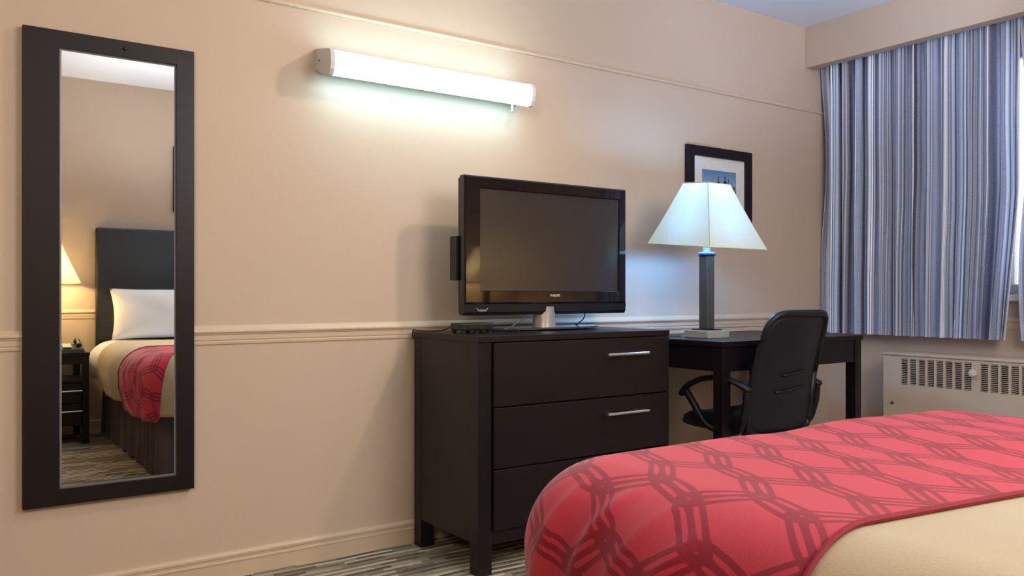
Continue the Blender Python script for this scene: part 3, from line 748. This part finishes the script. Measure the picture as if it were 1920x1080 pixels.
# ------------------------------------------------------------ curtains
def curtain(label, y_a, y_b_of, seed, zt=2.22, zb=0.735):
    rnd = random.Random(seed); ny, nz = 330, 26
    w = y_a - y_b_of(1.4)
    ph = []; acc = 0.0
    k = 0; amp = []
    freq = [(rnd.uniform(0.7, 1.35)) for _ in range(60)]
    am = [rnd.uniform(0.55, 1.15) for _ in range(60)]
    folds = w / 0.074
    bm = bmesh.new(); uvl = bm.loops.layers.uv.new('uv'); rows = []; uvs = {}
    # phase with uneven fold widths
    phase = [0.0]
    for i in range(ny):
        f = i / ny * folds; phase.append(phase[-1] + folds / ny * 2 * PI * freq[int(f) % 60])
    for j in range(nz + 1):
        z = zt + (zb - zt) * j / nz; yb = y_b_of(z); row = []; u = 0; prev = None
        tt = j / nz
        for i in range(ny + 1):
            f = i / ny; y = y_a + (y_b_of(2.0) - y_a) * f + (yb - y_b_of(2.0)) * f ** 4
            a = am[int(phase[i] / (2 * PI)) % 60]; a2 = am[(int(phase[i] / (2 * PI)) + 1) % 60]
            fr = phase[i] / (2 * PI) % 1; aa = a + (a2 - a) * fr
            p_ = phase[i] + 0.22 * math.sin(tt * 3 + i * 0.013)
            x = 4.062 + (0.024 + 0.012 * tt) * aa * math.sin(p_) + 0.006 * math.sin(2.3 * p_ + 1 + tt)
            y += 0.010 * math.cos(p_) * (0.4 + 0.6 * tt) * aa
            if f < 0.05: y += 0.018 * math.sin(tt * 7.0 + 2.2) * (1 - f / 0.05)
            y = min(y, WY - .006)
            p = Vector((x, y, z)); 
            if prev is not None: u += (Vector((p.x, p.y, 0)) - Vector((prev.x, prev.y, 0))).length
            prev = p; v = bm.verts.new(p); uvs[v] = (f * w * 1.45 + seed, z); row.append(v)
        rows.append(row)
    for a, b in zip(rows, rows[1:]):
        for k in range(ny):
            fc = bm.faces.new((a[k], a[k + 1], b[k + 1], b[k]))
            for l in fc.loops: l[uvl].uv = uvs[l.vert]
    return tag(obj('curtain', bm, 'curtain', smooth='all'), label, 'curtain', 'striped curtain panels')
c1 = curtain('wide blue grey striped curtain hanging between room corner and window gap', 2.80, lambda z: 1.770 if z > 1.45 else 1.770 + 0.060 * ((1.45 - z) / 0.72) ** 1.2, 3)
c2 = curtain('second striped curtain on far side of bright window gap, mostly out of frame', 1.765, lambda z: 0.45, 11)
tr = obj('curtain_track', B(4.055, 4.075, 0.30, WY - .01, 2.222, 2.245, bev=0.003), 'metalrod'); tag(tr, 'curtain track hidden behind pelmet above striped curtains', 'curtain track')

# ------------------------------------------------------------ radiator
rd = thing('radiator', 'cream metal convector radiator with slotted grille under curtain', 'radiator', (4.05, 1.5, 0))
RX, RY0, RY1, RZ = 3.95, 0.55, 2.374, 0.655
GZ0_, GZ1_ = 0.499, 0.629
pitch, cw = 0.0440, 0.0345
cols = []
y = 2.281
for k in range(8): cols.append((y - cw, y)); y -= pitch
y = 1.899
for k in range(8): cols.append((y - cw, y)); y -= pitch
y -= 0.03
for k in range(16): cols.append((y - cw, y)); y -= pitch
cols = [c for c in cols if c[0] > RY0 + .05]
bm = bmesh.new()
box(bm, RX, RX + .012, RY0, RY1, 0.10, GZ0_)
box(bm, RX, RX + .012, RY0, RY1, GZ1_, RZ - .012)
edges = [RY1] + [v for c in cols for v in (c[1], c[0])] + [RY0]
for a, b in zip(edges[0::2], edges[1::2]): box(bm, RX, RX + .012, b, a, GZ0_, GZ1_)
box(bm, RX + .012, WX - .001, RY1 - .012, RY1, 0.10, RZ - .012); box(bm, RX + .012, WX - .001, RY0, RY0 + .012, 0.10, RZ - .012)
obj('cabinet', bm, 'radiator', rd)
obj('top_cover', B(RX - .006, WX - .001, RY0 - .002, RY1 + .002, RZ - .014, RZ, bev=0.005, seg=3), 'radiator', rd, smooth=True)
obj('plinth', B(RX + .03, WX - .02, RY0 + .03, RY1 - .03, 0, 0.10), 'cavity', rd)
obj('dark_backing', B(RX + .06, WX - .02, RY0 + .03, RY1 - .03, 0.14, 0.60), 'cavity', rd)  # dark box behind the grille, its colour stands in for shade inside
for c in cols:
    bm = bmesh.new(); nsl = 15
    for k in range(nsl):
        z = GZ0_ + (GZ1_ - GZ0_) * (k + 0.5) / nsl
        box(bm, RX + .003, RX + .010, c[0] - .001, c[1] + .001, z - .0014, z + .0014)
    lo = obj('louvre_column', bm, 'radiator', rd); lo['kind'] = 'stuff'
bm = bmesh.new(); lathe(bm, [(.006, 0), (.006, .014), (.017, .018), (.019, .028), (.014, .037), (.004, .040)], 0, 0, 20, Matrix.Translation((RX, 1.921, .583)) @ Matrix.Rotation(-PI / 2, 4, 'Y'))
obj('knob', bm, 'trim_cream', rd, smooth=True)
bm = bmesh.new(); lathe(bm, [(.008, -.001), (.008, .004), (.004, .007)], 0, 0, 12, Matrix.Translation((RX, 2.325, .404)) @ Matrix.Rotation(-PI / 2, 4, 'Y'))
obj('screw_head', bm, 'pewter', rd)

# ------------------------------------------------------------ nightstand, lamp and telephone (seen in the mirror)
NZ = 0.578
def nightstand(label, NX0):
    NX1, NY0, NY1 = NX0 + 0.465, -0.67, -0.245
    ns = thing('nightstand', label, 'nightstand', ((NX0 + NX1) / 2, -0.45, 0)); ns['group'] = 'nightstands'
    obj('top', B(NX0 - .004, NX1 + .004, NY0, NY1 + .006, NZ - .022, NZ, bev=0.002), 'wood', ns)
    for x in (NX0, NX1 - .04):
        for yy in (NY0, NY1 - .04): obj('corner_post', B(x, x + .04, yy, yy + .04, 0, NZ - .022, bev=0.002), 'wood', ns)
    obj('shelf', B(NX0 + .01, NX1 - .01, NY0 + .01, NY1 - .006, .388, .405, bev=0.001), 'wood', ns)
    obj('side_panel', B(NX0 + .006, NX0 + .022, NY0 + .04, NY1 - .04, .11, .39), 'wood', ns)
    obj('side_panel', B(NX1 - .022, NX1 - .006, NY0 + .04, NY1 - .04, .11, .39), 'wood', ns)
    obj('apron', B(NX0 + .03, NX1 - .03, NY1 - .026, NY1 - .006, .505, NZ - .022), 'wood', ns)
    obj('back_panel', B(NX0 + .03, NX1 - .03, NY0 + .006, NY0 + .02, .11, .39), 'wood', ns)
    for z0, z1 in ((.262, .384), (.118, .256)):
        d_ = obj('drawer', B(NX0 + .044, NX1 - .044, NY1 - .02, NY1 - .001, z0, z1, bev=0.002), 'wood', ns)
        bm = bmesh.new(); hz = z1 - .045; xm = (NX0 + NX1) / 2
        tube(bm, [(xm - .19, NY1 + .026, hz), (xm + .19, NY1 + .026, hz)], .0055, 8)
        for q in (-.13, .13): tube(bm, [(xm + q, NY1 + .026, hz), (xm + q, NY1 - .002, hz)], .004, 6)
        obj('handle', bm, 'chrome', d_, smooth=True)

nightstand('dark wood nightstand with open shelf and two drawers, beside bed in mirror', 0.335)
nightstand('dark wood nightstand at window side of bed wall, out of frame', 3.44)
table_lamp('lit lamp with cream tapered shade on nightstand, seen in mirror', 0.585, -0.47, NZ, 0.05, 'bed_shade', 'bed_bulb', 0.0, 0)
table_lamp('lit cream shaded lamp reflected in left bezel of television', 3.67, -0.47, NZ, 0.09, 'bed_shade', 'bed_bulb', 0.0, 0)
ph = thing('telephone', 'dark desk telephone with handset on nightstand, seen in mirror', 'telephone', (0.72, -0.30, NZ))
bm = bmesh.new(); loft(bm, [[(0.645, -.36, NZ + .001), (.775, -.36, NZ + .001), (.775, -.255, NZ + .001), (.645, -.255, NZ + .001)], [(0.647, -.358, NZ + .05), (.773, -.358, NZ + .05), (.773, -.257, NZ + .022), (.647, -.257, NZ + .022)]])
obj('body', bm, 'phone', ph)
obj('keypad', B(.655, .705, -.345, -.27, NZ + .042, NZ + .046, mtx=Matrix.Translation((0, -.3, NZ + .04)) @ Matrix.Rotation(math.radians(-15), 4, 'X') @ Matrix.Translation((0, .3, -NZ - .042))), 'keypad', ph)
bm = bmesh.new(); tube(bm, spline([(.742, -.37, NZ + .062), (.742, -.345, NZ + .074), (.742, -.305, NZ + .075), (.742, -.265, NZ + .060), (.742, -.245, NZ + .044)], 5), [.018] * 5 + [.013] * 11 + [.018] * 5, 8)
obj('handset', bm, 'phone', ph, smooth='all')
